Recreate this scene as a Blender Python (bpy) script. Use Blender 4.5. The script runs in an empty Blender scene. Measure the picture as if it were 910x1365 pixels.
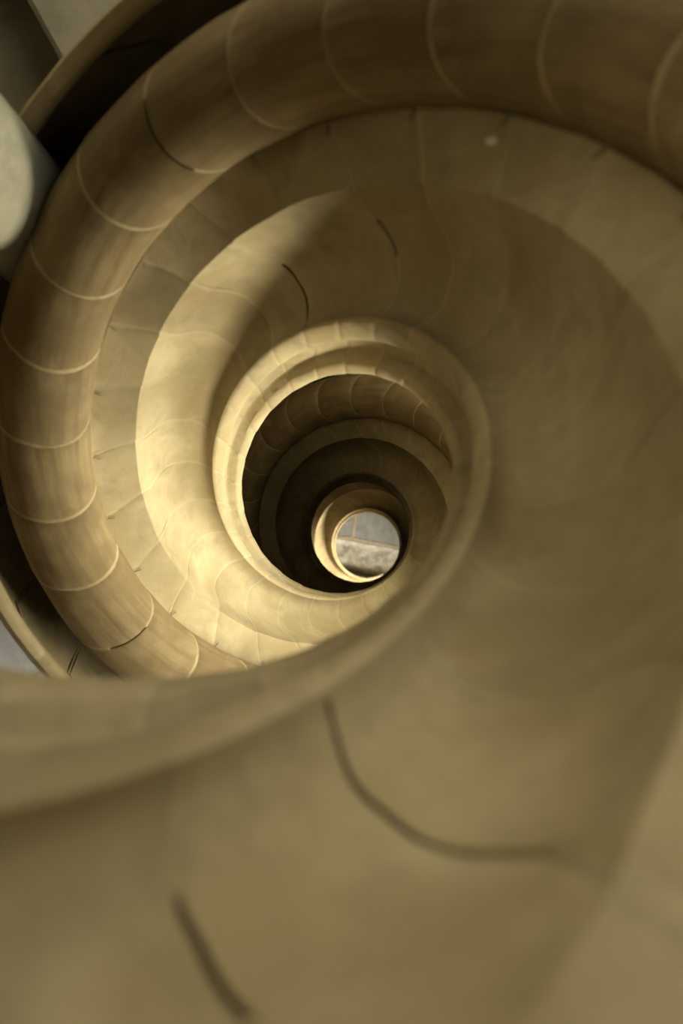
import bpy, bmesh, math, random
from mathutils import Vector, Matrix, noise

random.seed(7)
TAU = 2 * math.pi
col = bpy.context.scene.collection
scene = bpy.context.scene

# ------------------------------------------------------------------ camera
FPX = 1100.0
VP = (512.48, 756.88)                      # where plumb lines converge in the picture
CAM = Vector((0.1627, -0.1765, 0.0))
PITCH = 2.394                              # drop of the stair per turn, metres

cam = bpy.data.cameras.new('camera')
cam_o = bpy.data.objects.new('camera', cam)
col.objects.link(cam_o)
d = Vector((VP[0] - 455, VP[1] - 682.5, FPX)).normalized()
ax = (Vector((1, 0, 0)) - d * d.x).normalized()
ay = d.cross(ax)
rows = [(ax[i], -ay[i], -d[i]) for i in range(3)]
right, down, fwd = [Vector(r) for r in rows]
m = Matrix((right, -down, -fwd)).transposed().to_4x4()
m.translation = CAM
cam_o.matrix_world = m
cam.sensor_fit = 'HORIZONTAL'
cam.sensor_width = 15.0
cam.lens = 15.0 * FPX / 910
cam.clip_start = 0.01
cam.dof.use_dof = True
cam.dof.focus_distance = 2.9
cam.dof.aperture_fstop = cam.lens / 12.0
scene.camera = cam_o

# ------------------------------------------------------------------ light
world = bpy.data.worlds.new('world')
scene.world = world
world.use_nodes = True
bg = world.node_tree.nodes['Background']
bg.inputs['Color'].default_value = (1.0, 0.80, 0.52, 1)
bg.inputs['Strength'].default_value = 0.10

vs = scene.view_settings
vs.view_transform = 'Standard'
vs.look = 'None'
vs.exposure = 0.06
vs.gamma = 1.0
vs.use_curve_mapping = False
scene.cycles.use_denoising = True
scene.cycles.max_bounces = 6
scene.cycles.diffuse_bounces = 1

WALL_R = 1.72
# unseen openings in the stair tower, some added only to throw light: azimuth, half width (deg), z low, z high, power, colour, downward tilt, spread (deg)
LIGHT_OPENINGS = [
    (-45, 14, -2.60, -1.50, 80, (1.0, 0.93, 0.68), 0, 180),
    (-2, 16, -3.10, -2.00, 50, (1.0, 0.97, 0.82), 0, 180),
    (30, 14, -2.60, -1.90, 46, (1.0, 0.93, 0.64), 0, 180),
    (42, 14, -0.70, 0.15, 19, (1.0, 0.97, 0.78), 0, 180),
    (100, 14, -1.20, -0.60, 9.5, (1.0, 0.86, 0.55), 0, 180),  # added opening, throws light across the well onto the near ring
    (214, 10, -1.95, -1.50, 5.0, (0.95, 0.97, 1.0), 44, 60),  # added opening, tilted down to brighten the treads alone
    (112, 14, -8.40, -7.10, 34, (1.0, 0.97, 0.90), 28, 100),  # added opening, lights the paving and block at the foot
    (0, 12, -8.20, -6.90, 300, (1.0, 0.88, 0.64), 0, 180),
]
for az, hw, z0, z1, pw, c, tilt, spread in LIGHT_OPENINGS:
    li = bpy.data.lights.new('unseen_opening_light', 'AREA')
    li.shape = 'RECTANGLE'
    li.size = 2 * WALL_R * math.sin(math.radians(hw))
    li.size_y = z1 - z0
    li.energy = pw
    li.color = c
    li.spread = math.radians(spread)
    lo = bpy.data.objects.new('unseen_opening_light', li)
    a = math.radians(az)
    tl = math.radians(tilt)
    lo.location = ((WALL_R + 0.22) * math.cos(a), (WALL_R + 0.22) * math.sin(a), (z0 + z1) / 2 + 0.2 * math.tan(tl))
    lo.rotation_euler = Vector((-math.cos(a) * math.cos(tl), -math.sin(a) * math.cos(tl), -math.sin(tl))).to_track_quat('-Z', 'Z').to_euler()
    col.objects.link(lo)


TOP_LIGHT_R = 0.25  # ceiling hole made for the added overhead light
TOP_LIGHT_C = (-0.4, 0.15)
li = bpy.data.lights.new('added_top_light', 'AREA')  # unseen overhead light, added and sized to brighten the fillet
li.shape = 'DISK'
li.size = 2 * TOP_LIGHT_R
li.energy = 20
li.color = (1.0, 0.85, 0.53)
lo = bpy.data.objects.new('added_top_light', li)
lo.location = (*TOP_LIGHT_C, 2.25)
col.objects.link(lo)


# ------------------------------------------------------------------ materials
def stone_mat(name, base, dark, stain, scale=6.0, bump=0.25, vary=0.18, rough=0.85, streak=None):
    mt = bpy.data.materials.new(name)
    mt.use_nodes = True
    nt = mt.node_tree
    N, L = nt.nodes, nt.links
    bs = N['Principled BSDF']
    bs.inputs['Roughness'].default_value = rough
    bs.inputs['Specular IOR Level'].default_value = 0.25
    geo = N.new('ShaderNodeNewGeometry')
    oi = N.new('ShaderNodeObjectInfo')

    def nz(sc, det, ro, dist=0.0):
        n = N.new('ShaderNodeTexNoise')
        n.inputs['Scale'].default_value = sc
        n.inputs['Detail'].default_value = det
        n.inputs['Roughness'].default_value = ro
        n.inputs['Distortion'].default_value = dist
        L.new(geo.outputs['Position'], n.inputs['Vector'])
        return n

    def ramp(src, p0, p1):
        r = N.new('ShaderNodeMapRange')
        r.inputs['From Min'].default_value = p0
        r.inputs['From Max'].default_value = p1
        L.new(src, r.inputs['Value'])
        return r.outputs['Result']

    def mix(fac, a, b):
        x = N.new('ShaderNodeMix')
        x.data_type = 'RGBA'
        for s_, v in ((x.inputs[0], fac), (x.inputs[6], a), (x.inputs[7], b)):
            if isinstance(v, (int, float)):
                s_.default_value = v
            elif isinstance(v, tuple):
                s_.default_value = (*v, 1)
            else:
                L.new(v, s_)
        return x.outputs[2]

    big = nz(scale, 5, 0.6, 0.3)
    fine = nz(scale * 9, 6, 0.65)
    blot = nz(scale * 2.0, 5, 0.6, 0.15)
    c1 = mix(ramp(big.outputs['Fac'], 0.40, 0.62), dark, base)
    c2 = mix(ramp(blot.outputs['Fac'], 0.52, 0.80), c1, stain)
    if streak:
        uvn = N.new('ShaderNodeUVMap')
        mp = N.new('ShaderNodeMapping')
        mp.inputs['Scale'].default_value = (1.6, 30.0, 1.0)
        L.new(uvn.outputs['UV'], mp.inputs['Vector'])
        off = N.new('ShaderNodeCombineXYZ')
        om = N.new('ShaderNodeMath')
        om.operation = 'MULTIPLY'
        L.new(oi.outputs['Random'], om.inputs[0])
        om.inputs[1].default_value = 37.0
        L.new(om.outputs[0], off.inputs['Z'])
        L.new(off.outputs[0], mp.inputs['Location'])
        sn = N.new('ShaderNodeTexNoise')
        sn.inputs['Scale'].default_value = 1.0
        sn.inputs['Detail'].default_value = 4
        sn.inputs['Roughness'].default_value = 0.6
        L.new(mp.outputs['Vector'], sn.inputs['Vector'])
        c2 = mix(ramp(sn.outputs['Fac'], 0.42, 0.72), c2, streak)
    mul = N.new('ShaderNodeMath')
    mul.operation = 'MULTIPLY_ADD'
    L.new(oi.outputs['Random'], mul.inputs[0])
    mul.inputs[1].default_value = vary
    mul.inputs[2].default_value = 1.0 - vary * 0.5
    hv = N.new('ShaderNodeHueSaturation')
    L.new(c2, hv.inputs['Color'])
    L.new(mul.outputs[0], hv.inputs['Value'])
    L.new(hv.outputs['Color'], bs.inputs['Base Color'])
    bp = N.new('ShaderNodeBump')
    bp.inputs['Strength'].default_value = bump
    bp.inputs['Distance'].default_value = 0.004
    add = N.new('ShaderNodeMath')
    add.operation = 'ADD'
    L.new(fine.outputs['Fac'], add.inputs[0])
    L.new(blot.outputs['Fac'], add.inputs[1])
    L.new(add.outputs[0], bp.inputs['Height'])
    L.new(bp.outputs['Normal'], bs.inputs['Normal'])
    return mt


M_STONE = stone_mat('warm_limestone', (0.44, 0.362, 0.222), (0.34, 0.270, 0.153), (0.255, 0.218, 0.128))
M_RAIL = stone_mat('hand_worn_limestone', (0.300, 0.226, 0.120), (0.215, 0.156, 0.078), (0.34, 0.265, 0.15), streak=(0.19, 0.134, 0.064))
M_MORTAR = stone_mat('lime_mortar', (0.46, 0.375, 0.225), (0.37, 0.29, 0.165), (0.30, 0.23, 0.125), 20, 0.3, 0.1)
M_MORTAR2 = stone_mat('worn_mortar', (0.48, 0.40, 0.25), (0.38, 0.31, 0.18), (0.30, 0.26, 0.165))
M_LIME = stone_mat('lime_splash', (0.85, 0.80, 0.66), (0.75, 0.70, 0.56), (0.7, 0.64, 0.5), 40)
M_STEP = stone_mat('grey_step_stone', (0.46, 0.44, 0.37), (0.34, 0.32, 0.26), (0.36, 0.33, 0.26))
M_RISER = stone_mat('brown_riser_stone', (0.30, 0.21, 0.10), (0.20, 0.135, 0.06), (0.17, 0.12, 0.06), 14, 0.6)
M_COLUMN = stone_mat('pale_column_stone', (0.45, 0.43, 0.335), (0.34, 0.32, 0.245), (0.27, 0.26, 0.195), 9)
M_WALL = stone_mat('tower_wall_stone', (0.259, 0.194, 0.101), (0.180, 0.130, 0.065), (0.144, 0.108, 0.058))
M_FLOOR = stone_mat('grey_paving', (0.288, 0.277, 0.238), (0.216, 0.209, 0.180), (0.238, 0.230, 0.202), 14, 0.3)
M_ROUGH = stone_mat('rough_pale_stone', (0.56, 0.51, 0.38), (0.34, 0.30, 0.21), (0.26, 0.22, 0.14), 16, 1.0)


# ------------------------------------------------------------------ helpers
def mesh_obj(name, verts, faces, mat, parent=None, smooth=False, sharp=None):
    me = bpy.data.meshes.new(name)
    me.from_pydata(verts, [], faces)
    me.materials.append(mat)
    bm = bmesh.new()
    bm.from_mesh(me)
    bmesh.ops.recalc_face_normals(bm, faces=bm.faces)
    bm.to_mesh(me)
    bm.free()
    if smooth:
        me.polygons.foreach_set('use_smooth', [True] * len(me.polygons))
        if sharp:
            me.set_sharp_from_angle(angle=math.radians(sharp))
    o = bpy.data.objects.new(name, me)
    col.objects.link(o)
    o.parent = parent
    return o


def empty(name, loc=(0, 0, 0)):
    o = bpy.data.objects.new(name, None)
    o.empty_display_size = 0.1
    o.location = loc
    col.objects.link(o)
    return o


def tag(o, label=None, cat=None, group=None, kind=None):
    for k, v in (('label', label), ('category', cat), ('group', group), ('kind', kind)):
        if v:
            o[k] = v
    return o


# ------------------------------------------------------------------ tower wall with the light openings
def tower_wall():
    zs = sorted(set([-9.2, 1.9] + [z for w in LIGHT_OPENINGS for z in w[2:4]] + [-9.2 + 0.74 * i for i in range(1, 15)]))
    az = list(range(0, 360, 4))
    n = len(az)

    def open_(i, j):
        a = az[i % n] + 2
        zc = (zs[j] + zs[j + 1]) / 2
        for w in LIGHT_OPENINGS:
            da = (a - w[0] + 180) % 360 - 180
            if abs(da) < w[1] and w[2] < zc < w[3]:
                return True
        return False
    V, F = [], []
    T = 0.3
    for k in range(2):
        r = WALL_R + T * k
        for z in zs:
            for a in az:
                V.append((r * math.cos(math.radians(a)), r * math.sin(math.radians(a)), z))
    NZ = len(zs)
    idx = lambda k, j, i: k * NZ * n + j * n + i % n
    for j in range(NZ - 1):
        for i in range(n):
            if open_(i, j):
                continue
            F.append((idx(0, j, i), idx(0, j, i + 1), idx(0, j + 1, i + 1), idx(0, j + 1, i)))
            F.append((idx(1, j, i), idx(1, j + 1, i), idx(1, j + 1, i + 1), idx(1, j, i + 1)))
            if open_(i - 1, j):
                F.append((idx(0, j, i), idx(1, j, i), idx(1, j + 1, i), idx(0, j + 1, i)))
            if open_(i + 1, j):
                F.append((idx(0, j, i + 1), idx(1, j, i + 1), idx(1, j + 1, i + 1), idx(0, j + 1, i + 1)))
            if j == 0 or open_(i, j - 1):
                F.append((idx(0, j, i), idx(1, j, i), idx(1, j, i + 1), idx(0, j, i + 1)))
            if j == NZ - 2 or open_(i, j + 1):
                F.append((idx(0, j + 1, i), idx(1, j + 1, i), idx(1, j + 1, i + 1), idx(0, j + 1, i + 1)))
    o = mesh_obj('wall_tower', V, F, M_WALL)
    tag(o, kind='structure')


tower_wall()


def ceiling_with_hole():
    V, F = [], []
    n = 72
    for z in (1.9, 2.1):
        for r in (TOP_LIGHT_R, WALL_R + 0.3):
            for i in range(n):
                a = TAU * i / n
                cx, cy = TOP_LIGHT_C if r == TOP_LIGHT_R else (0, 0)
                V.append((cx + r * math.cos(a), cy + r * math.sin(a), z))
    for i in range(n):
        j = (i + 1) % n
        F.append((i, j, n + j, n + i))
        F.append((2 * n + i, 2 * n + j, 3 * n + j, 3 * n + i))
        F.append((i, j, 2 * n + j, 2 * n + i))
        F.append((n + i, n + j, 3 * n + j, 3 * n + i))
    tag(mesh_obj('ceiling', V, F, M_WALL), kind='structure')


ceiling_with_hole()

# ------------------------------------------------------------------ the helical parapet
# cross-section (radius from the axis, height) where the helix passes angle 0
B = (0.4866, -0.6363)
C_ = (0.4041, -0.7001)
D_ = (0.2850, -0.9758)
RHO = 0.10
RC = (B[0] + RHO * math.cos(math.radians(30)), B[1] + RHO * 0.5)


COVE_LEAD = 15.0                         # how far a joint runs along the hollow, degrees


def body_profile():
    P = []                               # (r, z, joint lead in degrees, region), clockwise
    for r, z in ((0.4866, -0.6363), (0.500, -0.670), (0.53, -0.690), (0.60, -0.695), (0.638, -0.72),
                 (0.650, -0.90), (0.680, -1.02), (0.745, -1.02), (0.774, -0.95), (0.776, -0.64), (0.771, -0.562),
                 (0.740, -0.538), (0.734, -0.524), (0.736, -0.509), (0.745, -0.499), (0.757, -0.497), (0.769, -0.506),
                 (0.780, -0.526), (0.788, -0.56)):
        P.append((r, z, 7.0 + math.degrees(0.8 * max(0, z - B[1]) / r), 'kerb'))
    for r, z in ((0.796, -0.64), (0.796, -0.80), (0.796, -1.00), (0.796, -1.25), (0.792, -1.44)):
        P.append((r, z, 7.0 - (7.0 + COVE_LEAD) * (-0.52 - z) / 0.92, 'back'))
    for r, z in ((0.60, -1.46), (0.45, -1.44), (0.33, -1.405), (0.285, -1.375)):
        P.append((r, z, -COVE_LEAD, 'under'))
    # lower ring, recess, upper ring
    for r, z in ((0.2755, -1.3600), (0.2725, -1.345), (0.2720, -1.320), (0.2730, -1.295), (0.2760, -1.280),
                 (0.2806, -1.2706), (0.2960, -1.265), (0.3020, -1.255), (0.3030, -1.185), (0.3010, -1.120),
                 (0.2950, -1.108), (0.2811, -1.1044), (0.2760, -1.090), (0.2740, -1.060), (0.2745, -1.020),
                 (0.2775, -0.990), (0.2810, -0.979)):
        P.append((r, z, -COVE_LEAD, 'ring'))
    # cove: a hollow that is level by the ring and steep by the fillet
    ts = [0, .06, .14, .24, .35, .46, .56, .65, .73, .8, .86, .91, .95, .98, 1.0]
    for t in ts:
        ez = 1 - (1 - t ** 2.4) ** (1 / 2.4)
        r = D_[0] + (C_[0] - D_[0]) * t
        z = D_[1] + (C_[1] - D_[1]) * ez - 0.018 * math.sin(math.pi * min(1, t * 2))
        f = max(0, (z - D_[1]) / (C_[1] - D_[1]))
        P.append((r, z, -COVE_LEAD - 1.5 * math.sin(math.pi * min(1, t * 1.5)) + COVE_LEAD * f * f * (3 - 2 * f), 'cove'))
    # flat fillet up to the handrail
    for t in (0.06, 0.35, 0.65, 0.94):
        r, z = C_[0] + (B[0] - C_[0]) * t, C_[1] + (B[1] - C_[1]) * t
        P.append((r, z, 7.0 * t, 'fillet'))
    return P


def rail_profile():
    P = []
    n = 30
    for k in range(n):
        a = math.radians(210 - k * 360 / n)
        r, z = RC[0] + RHO * math.cos(a), RC[1] + RHO * math.sin(a)
        P.append((r, z, math.degrees(0.80 * (z - B[1]) / r), 'roll'))
    return P


def normals(P):
    out = []
    for i in range(len(P)):
        p0, p1 = P[i - 1], P[(i + 1) % len(P)]
        tx, tz = p1[0] - p0[0], p1[1] - p0[1]
        l = math.hypot(tx, tz)
        out.append((-tz / l, tx / l))    # out of the section
    return out


BODY, RAIL = body_profile(), rail_profile()
STONE = 15.3                             # degrees of turn for each stone


def ring_row(P, NM, s_deg, off=0.0, jitter=None):
    out = []
    for i, (r, z, ld, reg) in enumerate(P):
        o_ = off(reg, i) if callable(off) else off
        rr, zz = r + NM[i][0] * o_, z + NM[i][1] * o_
        a = math.radians(s_deg + ld)
        zz -= PITCH * a / TAU            # a point led along the helix also drops with it
        if jitter:
            n = noise.noise(Vector((rr * math.cos(a) * 14, rr * math.sin(a) * 14, zz * 14 + jitter)))
            rr += NM[i][0] * n * 0.0022
            zz += NM[i][1] * n * 0.0022
        out.append((rr * math.cos(a), rr * math.sin(a), zz))
    return out


def sweep(name, rows, mat, parent):
    V = [v for r in rows for v in r]
    F = []
    NP = len(rows[0])
    for k in range(len(rows) - 1):
        for i in range(NP):
            j = (i + 1) % NP
            F.append((k * NP + i, k * NP + j, (k + 1) * NP + j, (k + 1) * NP + i))
    o = mesh_obj(name, V, F, mat, parent, True, 38)
    uv = o.data.uv_layers.new(name='grain')
    nr = len(rows)
    for p in o.data.polygons:
        iv = list(p.vertices)
        wrap = max(v % NP for v in iv) == NP - 1 and min(v % NP for v in iv) == 0
        for li_ in p.loop_indices:
            v = o.data.loops[li_].vertex_index
            q = v % NP
            if wrap and q == 0:
                q = NP
            uv.data[li_].uv = (v // NP / nr, q / NP)
    return o


def screw(o, s_deg):
    o.rotation_euler = (0, 0, math.radians(s_deg))
    o.location = (0, 0, -PITCH * s_deg / 360)


parapet = tag(empty('spiral_parapet'), 'winding tan stone parapet with round handrail and hollow moulding around the open well', 'parapet')


def course(name, mat, P, gap, chamfer, start, count, mortar_mat, mortar_in, lost):
    """A helical course of equal stones with pointed joints; lost = {joint number: part of the section that lost its pointing}"""
    NM = normals(P)
    stones, joints = [], {}
    for v in range(5):
        jit = 3.1 + 7.7 * v
        rows_ = [ring_row(P, NM, gap, -0.022), ring_row(P, NM, gap, -chamfer, jit), ring_row(P, NM, gap + 0.45, 0, jit)]
        for k in range(1, 6):
            rows_.append(ring_row(P, NM, STONE * k / 6, 0, jit))
        rows_ += [ring_row(P, NM, STONE - gap - 0.45, 0, jit), ring_row(P, NM, STONE - gap, -chamfer, jit),
                  ring_row(P, NM, STONE - gap, -0.022)]
        stones.append(rows_)
    made = {}

    def put(key, nm, rows_, mat, s_):
        if key in made:
            o = made[key].copy()
            col.objects.link(o)
            o.parent = parapet
        else:
            o = made[key] = sweep(nm, rows_() if callable(rows_) else rows_, mat, parapet)
        screw(o, s_)
    for k in range(count):
        s_ = start + k * STONE
        v = (k * 3 + k // 7) % 5
        put(('s', v), name, stones[v], mat, s_)
        q = lost.get(k)

        def mrows(q=q):
            fo = lambda reg, i: -0.016 if q and q[0] <= i <= q[1] else -mortar_in
            return [ring_row(P, NM, -gap - 0.25, fo), ring_row(P, NM, gap + 0.25, fo)]
        put(('m', q), 'mortar_joint', mrows, mortar_mat, s_)


iC = [i for i, p in enumerate(BODY) if p[3] == 'cove']
c0 = iC[0]
course('parapet_stone', M_STONE, BODY, 0.30, 0.0010, 103.7 - 29 * STONE, 90, M_MORTAR2, 0.0007,
       {19: (c0 + 2, c0 + 12), 18: (c0 + 6, c0 + 9), 29: (c0 + 3, c0 + 9), 27: (c0 + 9, c0 + 11)})
course('handrail_stone', M_RAIL, RAIL, 0.17, 0.0016, 99.2 - 29 * STONE, 90, M_MORTAR, 0.0010,
       {29: (5, 10), 36: (8, 11)})

# ------------------------------------------------------------------ winding steps
stair = tag(empty('spiral_staircase'), 'winding flight of worn grey stone steps behind the parapet', 'staircase')
STEP = 22.5
RISE = PITCH * STEP / 360


def step_mesh():
    # section along the direction of travel: angle, z (tread top at 0)
    r0, r1 = 0.798, WALL_R - 0.002
    nos = 0.02
    pts = []
    V, F = [], []
    rs = (r0, 0.95, 1.2, 1.45, r1)
    for r in rs:
        e = math.radians(STEP)
        n_ = nos / r
        sec = [(0.001, -0.008), (0.012, 0.0), (e * 0.5, -0.002), (e + n_ * 0.5, 0.0), (e + n_, -0.008), (e + n_, -0.03),
               (e + n_ * 0.6, -0.042), (e - 0.001, -0.045), (e - 0.001, -0.24), (e * 0.5, -0.17), (0.001, -0.10 - 0.05)]
        for a, z in sec:
            V.append((r * math.cos(a), r * math.sin(a), z))
    ns = 11
    for k in range(len(rs) - 1):
        for i in range(ns):
            j = (i + 1) % ns
            F.append((k * ns + i, k * ns + j, (k + 1) * ns + j, (k + 1) * ns + i))
    F.append(tuple(range(ns)))
    F.append(tuple((len(rs) - 1) * ns + i for i in range(ns)))
    return V, F


V, F = step_mesh()
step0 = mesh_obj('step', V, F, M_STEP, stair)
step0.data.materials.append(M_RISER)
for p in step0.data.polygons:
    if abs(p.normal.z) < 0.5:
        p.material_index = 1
TREAD = -0.93
first = True
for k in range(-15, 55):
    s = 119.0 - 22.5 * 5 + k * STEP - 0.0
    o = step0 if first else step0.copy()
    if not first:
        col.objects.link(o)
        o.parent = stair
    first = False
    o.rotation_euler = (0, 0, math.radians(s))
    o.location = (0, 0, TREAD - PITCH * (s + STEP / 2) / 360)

# ------------------------------------------------------------------ round column beside the parapet
def lathe(name, prof, mat, parent, seg=48):
    V, F = [], []
    n = len(prof)
    for k in range(seg):
        a = TAU * k / seg
        for r, z in prof:
            V.append((r * math.cos(a), r * math.sin(a), z))
    for k in range(seg):
        k2 = (k + 1) % seg
        for i in range(n - 1):
            F.append((k * n + i, k2 * n + i, k2 * n + i + 1, k * n + i + 1))
    F.append(tuple(k * n for k in range(seg)))
    F.append(tuple(k * n + n - 1 for k in range(seg)))
    return mesh_obj(name, V, F, mat, parent, True, 35)


zc = -1.796
column = tag(empty('stone_column', (-0.554, 0.5205, zc)), 'pale grey round stone column rising behind the handrail', 'column')
lathe('base', [(0.135, 0.0), (0.135, 0.05), (0.14, 0.065), (0.13, 0.085), (0.122, 0.09), (0.122, 0.1)], M_COLUMN, column)
lathe('shaft', [(0.12, 0.1), (0.12, 0.6), (0.119, 1.2), (0.117, 1.95)], M_COLUMN, column)
lathe('capital', [(0.117, 1.95), (0.131, 1.96), (0.131, 1.98), (0.119, 1.99), (0.15, 2.09), (0.15, 2.16)], M_COLUMN, column)

# ------------------------------------------------------------------ floor at the foot of the well
FZ = -9.1
floor = tag(empty('floor', (0, 0, FZ)), kind='structure')


def slab(name, poly, z0, z1, mat, parent, bev=0.012):
    n = len(poly)
    cx = sum(p[0] for p in poly) / n
    cy = sum(p[1] for p in poly) / n
    def ins(p, q):
        l = math.hypot(p[0] - cx, p[1] - cy)
        f = 1 - q / l
        return (cx + (p[0] - cx) * f, cy + (p[1] - cy) * f)
    V = [(*p, z0) for p in poly] + [(*p, z1 - bev) for p in poly] + [(*ins(p, bev), z1) for p in poly]
    F = []
    for k in range(2):
        for i in range(n):
            j = (i + 1) % n
            F.append((k * n + i, k * n + j, (k + 1) * n + j, (k + 1) * n + i))
    F.append(tuple(range(n)))
    F.append(tuple(2 * n + i for i in range(n)))
    return mesh_obj(name, V, F, mat, parent)


slab('paving_slab', [(-1.0, 0.17), (-0.195, 0.165), (-0.10, 0.95), (-1.0, 0.95)], -0.1, 0, M_FLOOR, floor)
slab('paving_slab', [(-0.175, 0.155), (0.95, -0.08), (0.95, 0.95), (-0.08, 0.95)], -0.1, 0, M_FLOOR, floor)
slab('paving_slab', [(-1.0, 0.15), (-1.0, -0.95), (0.95, -0.95), (0.95, -0.10), (-0.185, 0.135)], -0.1, 0, M_FLOOR, floor)
bedding = slab('mortar_bed', [(-1.6, -1.6), (1.6, -1.6), (1.6, 1.6), (-1.6, 1.6)], -0.16, -0.006, M_MORTAR, floor)


# the block that carries the foot of the parapet
V, F = [], []
for z in (FZ, -8.22):
    for a in (1012, 1020, 1028, 1036):
        for r in (0.53, 0.79):
            V.append((r * math.cos(math.radians(a)), r * math.sin(math.radians(a)), z - (a - 1012) * PITCH / 360 * (z > FZ)))
for k in range(3):
    for q in (0, 8):
        F.append((q + 2 * k, q + 2 * k + 1, q + 2 * k + 3, q + 2 * k + 2))
    for e in (0, 1):
        F.append((2 * k + e, 2 * k + 2 + e, 10 + 2 * k + e, 8 + 2 * k + e))
F += [(0, 1, 9, 8), (6, 7, 15, 14)]
mesh_obj('pedestal', V, F, M_STONE, parapet)

# ------------------------------------------------------------------ rough block lying at the foot of the well
def rough_block():
    V, F = [], []
    nx, ny = 30, 14
    x0, x1, y0, y1, h = -0.72, 0.62, -0.20, 0.12, 0.10
    def top(i, j):
        u, v = i / nx, j / ny
        x = x0 + (x1 - x0) * u
        y = y0 + (y1 - y0) * v - 0.24 * (u - 0.35)
        e = min(u * 6, (1 - u) * 6, v * 3.2, (1 - v) * 7, 1)
        z = h * (1 - (1 - e) ** 2 * 0.55)
        z += 0.022 * noise.noise(Vector((x * 9, y * 9, 1.7))) + 0.012 * noise.noise(Vector((x * 24, y * 24, 5)))
        return (x, y, z)
    for j in range(ny + 1):
        for i in range(nx + 1):
            V.append(top(i, j))
    w = nx + 1
    for j in range(ny):
        for i in range(nx):
            F.append((j * w + i, j * w + i + 1, (j + 1) * w + i + 1, (j + 1) * w + i))
    rim = [i for i in range(w)] + [j * w + nx for j in range(1, ny + 1)] + [ny * w + i for i in range(nx - 1, -1, -1)] + [j * w for j in range(ny - 1, 0, -1)]
    b0 = len(V)
    for q in rim:
        V.append((V[q][0], V[q][1], 0.0))
    n = len(rim)
    for i in range(n):
        j = (i + 1) % n
        F.append((rim[i], b0 + i, b0 + j, rim[j]))
    F.append(tuple(b0 + i for i in range(n)))
    o = mesh_obj('stone_block', V, F, M_ROUGH, None, True, 50)
    o.location = (0, 0, FZ)
    tag(o, 'rough pale stone block lying on the grey paving at the bottom of the well', 'stone block')


rough_block()


# ------------------------------------------------------------------ lime splashes on the mouldings
def splash(s_deg, r, z, size, seed):
    V, F = [], []
    n = 14
    a0 = math.radians(s_deg)
    c = Vector((r * math.cos(a0), r * math.sin(a0), z - PITCH * a0 / TAU))
    rad = Vector((math.cos(a0), math.sin(a0), 0))
    tan = (Vector((-math.sin(a0), math.cos(a0), 0)) * r + Vector((0, 0, -PITCH / TAU))).normalized()
    sl = (rad * (B[0] - C_[0]) + Vector((0, 0, B[1] - C_[1]))).normalized()
    sl = (sl - tan * sl.dot(tan)).normalized()
    nm = tan.cross(sl).normalized()
    if nm.z < 0:
        nm = -nm
    rg = random.Random(seed)
    for k, (f, h) in enumerate(((1.0, -0.002), (0.85, 0.0016), (0.4, 0.0026))):
        for i in range(n):
            a = TAU * i / n
            q = f * size * (0.8 + 0.4 * rg.random())
            V.append(tuple(c + tan * math.cos(a) * q * 1.3 + sl * math.sin(a) * q * 0.75 + nm * h))
    V.append(tuple(c + nm * 0.003))
    for k in range(2):
        for i in range(n):
            j = (i + 1) % n
            F.append((k * n + i, k * n + j, (k + 1) * n + j, (k + 1) * n + i))
    for i in range(n):
        F.append((2 * n + i, 2 * n + (i + 1) % n, 3 * n))
    mesh_obj('lime_splash', V, F, M_LIME, parapet, True)


splash(49.5, 0.456, -0.660, 0.0085, 3)
